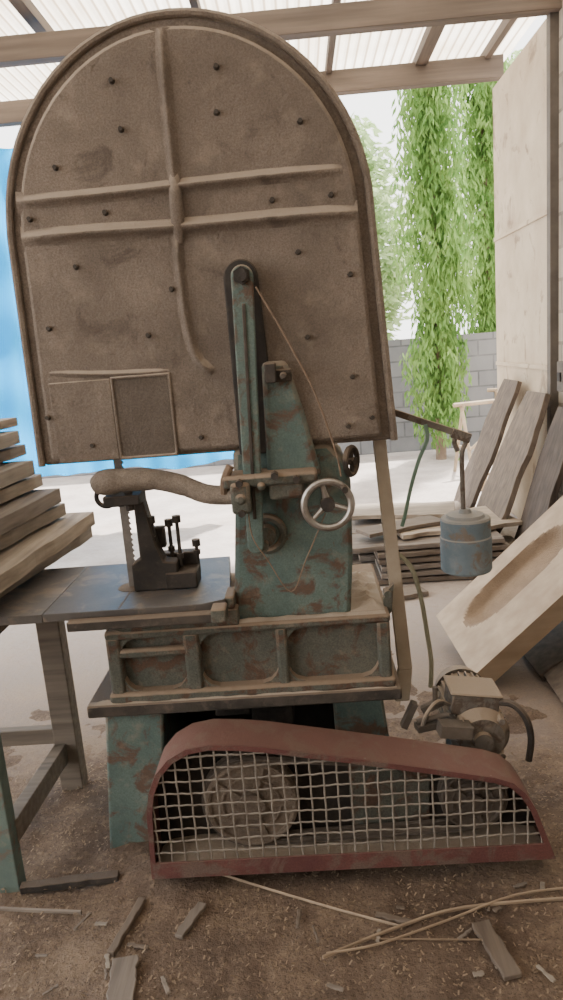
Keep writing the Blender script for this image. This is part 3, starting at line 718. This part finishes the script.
M_dirt = floor_material('sawdust_dirt'); M_conc = floor_material('yard_concrete', False)
bm = bm_new(); nx, ny = 130, 110; x0, x1, y0, y1 = -1.9, 1.6, 0.9, 3.6; grid = []
for i in range(nx+1):
    row = []
    for j in range(ny+1):
        x = x0+(x1-x0)*i/nx; y = y0+(y1-y0)*j/ny
        h = 0.016+0.014*noise.fractal(Vector((x*3, y*3, 0)), 0.8, 2.0, 5)+0.007*noise.noise(Vector((x*22, y*22, 1)))
        h += 0.05*math.exp(-((x+0.52)**2/0.02+(y-1.98)**2/0.02))+0.03*math.exp(-((x-0.15)**2/0.2+(y-2.1)**2/0.02))
        fall = (2.6-y)*1.0-max(0, x-0.65)*1.4+max(0, 1.9-y)*2.0
        e2 = max(0, min(1, 0.5+noise.fractal(Vector((x*2.2, y*2.2, 3)), 0.8, 2.0, 5)*1.1+fall))
        row.append(bm.verts.new((x, y, max(0.006, h)*e2-0.006*(1-e2))))
    grid.append(row)
for i in range(nx):
    for j in range(ny): bm.faces.new((grid[i][j], grid[i+1][j], grid[i+1][j+1], grid[i][j+1]))
finish(bm, 'sawdust_litter', M_dirt, None, label='brown layer of sawdust and dirt covering the floor', category='sawdust', kind='stuff')
bm = bm_new()
for k in range(6000):
    x = random.uniform(-1.3, 0.9); y = random.uniform(1.35, 2.6); r = random.uniform(0.002, 0.006)
    a = random.uniform(0, math.pi); zc = 0.022+random.uniform(0, 0.012)
    dx, dy = math.cos(a)*r, math.sin(a)*r; ex, ey = -math.sin(a)*r*0.4, math.cos(a)*r*0.4; t = random.uniform(-.003, .003)
    bm.faces.new([bm.verts.new(v) for v in ((x-dx-ex, y-dy-ey, zc-t), (x+dx-ex, y+dy-ey, zc+t), (x+dx+ex, y+dy+ey, zc+t), (x-dx+ex, y-dy+ey, zc-t))])
finish(bm, 'wood_chips', M_chip, None, label='pale wood chips scattered over the dirt', category='wood chips', kind='stuff', smooth=False)

# ------------------------------------------------------------------ structure
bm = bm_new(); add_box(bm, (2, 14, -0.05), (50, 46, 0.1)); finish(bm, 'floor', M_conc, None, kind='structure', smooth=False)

def mat_block(name, c1, c2, mortar, axis):
    m, nt, bs = new_mat(name)
    tc = nt.nodes.new('ShaderNodeTexCoord')
    sp = nt.nodes.new('ShaderNodeSeparateXYZ'); nt.links.new(tc.outputs['Object'], sp.inputs[0])
    cb = nt.nodes.new('ShaderNodeCombineXYZ'); nt.links.new(sp.outputs[1 if axis == 'X' else 0], cb.inputs[0]); nt.links.new(sp.outputs[2], cb.inputs[1])
    b = nt.nodes.new('ShaderNodeTexBrick'); b.inputs['Scale'].default_value = 1.0
    b.inputs['Brick Width'].default_value = 0.42; b.inputs['Row Height'].default_value = 0.21; b.inputs['Mortar Size'].default_value = 0.012
    b.inputs['Color1'].default_value = c1; b.inputs['Color2'].default_value = c2; b.inputs['Mortar'].default_value = mortar
    nt.links.new(cb.outputs[0], b.inputs['Vector'])
    n = noise_node(nt, 3, 8); f = ramp(nt, n.outputs[0], [(0.4, K), (0.7, (.6, .6, .6, 1))]).outputs[0]
    nt.links.new(mixc(nt, f, b.outputs[0], tuple(c*1.05 for c in c2[:3])+(1,)), bs.inputs['Base Color'])
    bs.inputs['Roughness'].default_value = 0.95; add_bump(nt, bs, b.outputs[1], -0.4, 0.01)
    return m
M_bw = mat_block('grey_block_wall', lin(112, 111, 112), lin(136, 134, 132), lin(92, 91, 91), 'Y')
M_bx = mat_block('beige_block_wall', lin(150, 140, 128), lin(170, 160, 146), lin(116, 108, 100), 'X')
bm = bm_new(); add_box(bm, (1, 10.3, 0.78), (22, 0.2, 1.56)); finish(bm, 'wall_back', M_bw, None, kind='structure', smooth=False)
bm = bm_new(); add_box(bm, (1.88, 1.1, 1.85), (0.16, 8.1, 3.7)); finish(bm, 'wall_right', M_bx, None, kind='structure', smooth=False)
bm = bm_new(); add_box(bm, (-0.8, -2.9, 1.85), (5.2, 0.16, 3.7)); finish(bm, 'wall_light_blocker', M_bx, None, kind='structure', smooth=False)  # unseen wall behind the camera, added to cut ambient light
M_door = mat_surface('stained_pale_sheet', lin(172, 155, 132), lin(198, 183, 160), patch=lin(142, 124, 104), patch_thr=0.60, scale=2.2, bump=0.15)
bm = bm_new(); add_box(bm, (1.79, 5.93, 1.78), (0.04, 1.40, 3.54))
finish(bm, 'door_1', M_door, None, kind='structure', bevel=0.003)
M_post = mat_surface('grey_steel_post', lin(84, 78, 72), lin(110, 102, 94), scale=4)
bm = bm_new(); add_box(bm, (1.78, 5.19, 1.8), (0.07, 0.07, 3.6)); finish(bm, 'trim_1', M_post, None, kind='structure', bevel=0.003)
for k, zc in enumerate((2.35, 1.3)):
    bm = bm_new(); add_box(bm, (1.764, 5.93, zc), (0.012, 1.38, 0.03)); finish(bm, 'trim_%d' % (k+2), M_door, None, kind='structure')
M_beam = mat_wood('roof_beam_timber', lin(78, 68, 60), lin(112, 99, 88), axis=0, scale=1.2, stain=(96, 83, 73))
M_beamy = mat_wood('roof_rafter_timber', lin(76, 66, 58), lin(108, 95, 84), axis=1, scale=1.2, stain=(94, 81, 71))
tn = 4
for (y, z_, h) in ((5.15, 3.60, 0.15), (6.62, 3.70, 0.17), (2.6, 3.60, 0.15), (0.0, 3.6, 0.15)):
    bm = bm_new(); add_box(bm, (-0.8, y, z_), (5.3, 0.10, h)); finish(bm, 'trim_%d' % tn, M_beam, None, kind='structure', bevel=0.004); tn += 1
for x, w_ in ((-2.9, .05), (-1.55, .08), (-0.5, .05), (0.42, .05), (1.18, .10), (1.72, .05)):
    bm = bm_new(); add_box(bm, (x, 2.2, 3.80), (w_, 9.6, 0.08)); finish(bm, 'trim_%d' % tn, M_beamy, None, kind='structure', bevel=0.003); tn += 1
for y in (5.9, 4.4):
    bm = bm_new(); add_box(bm, (-0.8, y, 3.855), (5.3, 0.035, 0.035)); finish(bm, 'trim_%d' % tn, M_beam, None, kind='structure'); tn += 1
def roof_mat(name, ca, cb, cd_):
    m, nt, bs = new_mat(name); nt.nodes.remove(bs)
    out = nt.nodes['Material Output']; tr = nt.nodes.new('ShaderNodeBsdfTranslucent'); df = nt.nodes.new('ShaderNodeBsdfDiffuse'); mx = nt.nodes.new('ShaderNodeMixShader')
    n = noise_node(nt, 1.3, 6); c = ramp(nt, n.outputs[0], [(0.35, ca), (0.7, cb)]).outputs[0]
    g = nt.nodes.new('ShaderNodeNewGeometry'); s = nt.nodes.new('ShaderNodeSeparateXYZ'); nt.links.new(g.outputs['Position'], s.inputs[0])
    a = nt.nodes.new('ShaderNodeMath'); a.operation = 'MULTIPLY'; a.inputs[1].default_value = 2*math.pi/0.08; nt.links.new(s.outputs[0], a.inputs[0])
    b = nt.nodes.new('ShaderNodeMath'); b.operation = 'SINE'; nt.links.new(a.outputs[0], b.inputs[0])
    f = ramp(nt, b.outputs[0], [(0.55, K), (0.95, (.8, .8, .8, 1))]).outputs[0]
    c = mixc(nt, f, c, cd_)
    nt.links.new(c, tr.inputs[0]); nt.links.new(c, df.inputs[0]); mx.inputs[0].default_value = 0.2
    nt.links.new(tr.outputs[0], mx.inputs[1]); nt.links.new(df.outputs[0], mx.inputs[2]); nt.links.new(mx.outputs[0], out.inputs[0]); return m
M_roof = roof_mat('translucent_roof_sheet', lin(222, 208, 188), lin(250, 245, 236), lin(150, 128, 104))
M_dim = roof_mat('light_dimming_roof_sheet', lin(122, 114, 104), lin(152, 143, 132), lin(98, 90, 80))  # unseen roof part, made darker to dim the light on the saw front
for ya, yb, mt in ((4.05, 7.1, M_roof), (-3.0, 4.15, M_dim)):
    bm = bm_new(); n = 560; rows = []
    for y in (ya, yb): rows.append([bm.verts.new((-3.6+5.6*i/n, y, (3.895 if mt is M_roof else 3.899)+0.012*math.sin(2*math.pi*i/8))) for i in range(n+1)])
    for i in range(n): bm.faces.new((rows[0][i], rows[0][i+1], rows[1][i+1], rows[1][i]))
    finish(bm, 'ceiling', mt, None, kind='structure', angle=60)

# blue tarpaulin
m, nt, bs = new_mat('blue_tarpaulin'); nt.nodes.remove(bs)
out = nt.nodes['Material Output']; tr = nt.nodes.new('ShaderNodeBsdfTranslucent'); df = nt.nodes.new('ShaderNodeBsdfDiffuse'); mx = nt.nodes.new('ShaderNodeMixShader')
for s_ in (tr, df): s_.inputs[0].default_value = lin(0, 158, 226)
mx.inputs[0].default_value = 0.25
nt.links.new(tr.outputs[0], mx.inputs[1]); nt.links.new(df.outputs[0], mx.inputs[2]); nt.links.new(mx.outputs[0], out.inputs[0])
bm = bm_new(); rows = []
for j in range(41):
    row = []
    for i in range(121):
        x = -3.4+2.75*i/120; z_ = 0.56+2.95*j/40+0.02*math.sin(i*0.115)*(1-j/40)
        row.append(bm.verts.new((x, 6.82+0.06*math.sin(x*7+0.6*math.sin(z_*3))+0.035*math.sin(x*23+1.5*math.sin(z_*2))+0.03*math.sin(z_*9+x*4), z_)))
    rows.append(row)
for j in range(40):
    for i in range(120): bm.faces.new((rows[j][i], rows[j][i+1], rows[j+1][i+1], rows[j+1][i]))
finish(bm, 'tarpaulin', m, None, label='bright blue plastic tarpaulin hanging from the roof beam', category='tarp', angle=80)

sb = root('switch_box', (1.79, 4.98, 1.2), 'small grey switch box on the block wall', 'switch box')
bm = bm_new(); add_box(bm, (1.775, 4.98, 1.25), (0.05, 0.12, 0.2)); finish(bm, 'box_body', M_post, sb, bevel=0.004)
bm = bm_new(); add_box(bm, (1.745, 4.98, 1.25), (0.012, 0.05, 0.06)); add_cyl(bm, (1.78, 4.98, 1.34), (1.78, 4.98, 1.75), 0.01); finish(bm, 'conduit', M_dark, sb)

M_bamboo = mat_surface('bleached_bamboo', lin(150, 130, 106), lin(176, 158, 132), scale=6)
def trestle(x, y, s, yaw):
    bm = bm_new(); c, sn = math.cos(yaw), math.sin(yaw)
    def P(a, b, z_): return (x+a*c-b*sn, y+a*sn+b*c, z_)
    for a in (-.25*s, .25*s):
        add_sweep(bm, [P(a, -.2*s, 0), P(a, 0.02, .75*s)], 0.02, 6); add_sweep(bm, [P(a, .2*s, 0), P(a, -0.02, .75*s)], 0.02, 6)
        add_sweep(bm, [P(a, -.13*s, .3*s), P(a, .13*s, .3*s)], 0.015, 6)
    add_sweep(bm, [P(-.35*s, 0, .76*s), P(.35*s, 0, .76*s)], 0.025, 6)
    add_sweep(bm, [P(-.25*s, -.14*s, .28*s), P(.25*s, -.06*s, .6*s)], 0.015, 6)
    add_sweep(bm, [P(-.25*s, -.12*s, .3*s), P(.25*s, -.12*s, .3*s)], 0.015, 6)
    finish(bm, 'trestle', M_bamboo, None, label='bleached bamboo trestle standing in the yard', category='trestle', group='yard trestles')
trestle(2.05, 8.3, 1.05, 0.3); trestle(2.75, 9.3, 1.1, -0.4); trestle(1.95, 7.3, 0.6, 0.9)

# trees ---------------------------------------------------------------------
def leaf_mat(name, c):
    m, nt, bs = new_mat(name); nt.nodes.remove(bs); out = nt.nodes['Material Output']
    tr = nt.nodes.new('ShaderNodeBsdfTranslucent'); df = nt.nodes.new('ShaderNodeBsdfDiffuse'); mx = nt.nodes.new('ShaderNodeMixShader')
    n = noise_node(nt, 2.5, 4); cc = ramp(nt, n.outputs[0], [(0.35, c[0]), (0.65, c[1])]).outputs[0]
    nt.links.new(cc, tr.inputs[0]); nt.links.new(cc, df.inputs[0]); mx.inputs[0].default_value = 0.55
    nt.links.new(tr.outputs[0], mx.inputs[1]); nt.links.new(df.outputs[0], mx.inputs[2]); nt.links.new(mx.outputs[0], out.inputs[0]); return m
L1 = leaf_mat('fresh_green_leaves', (lin(96, 134, 70), lin(148, 178, 104)))
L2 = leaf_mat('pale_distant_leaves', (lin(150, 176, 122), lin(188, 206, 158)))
M_trunk = mat_surface('tree_bark', lin(110, 92, 76), lin(140, 120, 100), scale=6)
def foliage(x, y, vs, fs, mat, t):
    me = bpy.data.meshes.new('foliage'); me.from_pydata([tuple(v-Vector((x, y, 0))) for v in vs], [], fs); me.materials.append(mat)
    ob = bpy.data.objects.new('foliage', me); COL.objects.link(ob); ob.parent = t; ob['label'] = 'hanging green foliage'
def leaf(vs, fs, p, d, Ln, wd):
    sd = d.cross(Vector((random.uniform(-1, 1), random.uniform(-1, 1), 0.3))).normalized()*wd; i0 = len(vs)
    vs += [p, p+d*Ln*0.45+sd, p+d*Ln, p+d*Ln*0.45-sd]; fs.append((i0, i0+1, i0+2, i0+3))
def mast_tree(x, y, z0, z1, rad, nbr, label):
    t = root('mast_tree', (x, y, 0), label, 'tree')
    bm = bm_new(); add_sweep(bm, [(x, y, -0.02), (x+0.03, y, z1*0.4), (x-0.02, y, z1)], [0.07, 0.05, 0.015], 8); finish(bm, 'trunk', M_trunk, t)
    vs = []; fs = []
    for b in range(nbr):
        h = (b+random.random())/nbr; zb = z0+0.5+(z1-z0-0.5)*h
        env = rad*(0.55+0.7*noise.noise(Vector((h*9, x, 0)))+0.50*math.sin(math.pi*min(1, 0.08+h*0.85)))
        a = random.uniform(0, 2*math.pi); R = max(0.10, env)*random.uniform(0.5, 1.15); drop = random.uniform(0.35, 0.8)
        n = 38
        for l in range(n):
            s = l/n
            p = Vector((x+R*math.cos(a)*min(1, s*1.8), y+R*math.sin(a)*min(1, s*1.8), zb+0.08*math.sin(s*3.1)-drop*s*s))
            p += Vector((random.gauss(0, .045), random.gauss(0, .045), random.gauss(0, .03)))
            th = random.uniform(0, 2*math.pi)
            d = Vector((math.cos(th)*random.uniform(.1, .8), math.sin(th)*random.uniform(.1, .8), -1)).normalized()
            leaf(vs, fs, p, d, random.uniform(0.09, 0.16), 0.018)
    foliage(x, y, vs, fs, L1, t)
def bush_tree(x, y, z0, z1, rad, ncl, label, nleaf=16, ls=0.26):
    t = root('distant_tree', (x, y, 0), label, 'tree')
    bm = bm_new(); add_sweep(bm, [(x, y, -0.02), (x+0.1, y, z1*0.4), (x-0.05, y, z1*0.9)], [0.14, 0.1, 0.03], 8); finish(bm, 'trunk', M_trunk, t)
    vs = []; fs = []
    for c in range(ncl):
        h = random.random(); z = z0+(z1-z0)*h; r = rad*math.sqrt(random.random())*math.sin(math.pi*(0.12+0.8*h)); a = random.uniform(0, 2*math.pi)
        for l in range(nleaf):
            p = Vector((x+r*math.cos(a)+random.gauss(0, ls*.5), y+r*math.sin(a)+random.gauss(0, ls*.5), z+random.gauss(0, ls*.8)))
            th = random.uniform(0, 6.28); d = Vector((math.cos(th), math.sin(th), random.uniform(-1, .4))).normalized()
            leaf(vs, fs, p, d, ls*random.uniform(.7, 1.2), ls*0.2)
    foliage(x, y, vs, fs, L2, t)
mast_tree(1.76, 9.35, 0.10, 5.4, 0.40, 330, 'tall narrow tree with drooping bright green leaves by the yard wall')
mast_tree(2.78, 10.95, 0.8, 6.0, 0.42, 300, 'tall narrow tree with drooping leaves behind the yard wall')
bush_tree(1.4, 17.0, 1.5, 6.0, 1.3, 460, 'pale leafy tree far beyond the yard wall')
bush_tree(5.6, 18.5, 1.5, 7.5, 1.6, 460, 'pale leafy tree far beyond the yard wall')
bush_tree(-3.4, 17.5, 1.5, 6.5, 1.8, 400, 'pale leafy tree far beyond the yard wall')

# ------------------------------------------------------------------ light, sky, camera
w = bpy.data.worlds.new('World'); scene.world = w; w.use_nodes = True
bg = w.node_tree.nodes['Background']; bg.inputs[0].default_value = (1.0, 0.985, 0.965, 1); bg.inputs[1].default_value = 4.5
sl = bpy.data.lights.new('sun', 'SUN'); sl.energy = 18.0; sl.angle = math.radians(3); sl.color = (1.0, 0.96, 0.91)
so = bpy.data.objects.new('sun', sl); COL.objects.link(so)
so.rotation_euler = Vector((-0.25, -0.42, -0.90)).to_track_quat('-Z', 'Y').to_euler(); so.location = (2, 8, 10)

cam = bpy.data.cameras.new('camera'); cam.lens = 26; cam.sensor_width = 36; cam.clip_end = 200
co = bpy.data.objects.new('camera', cam); COL.objects.link(co); scene.camera = co
R = Matrix.Rotation(math.radians(2.2), 3, 'Z') @ Matrix.Rotation(math.radians(78), 3, 'X') @ Matrix.Rotation(math.radians(-4.6), 3, 'Z')
co.rotation_euler = R.to_euler(); co.location = (0, 0, 1.6)
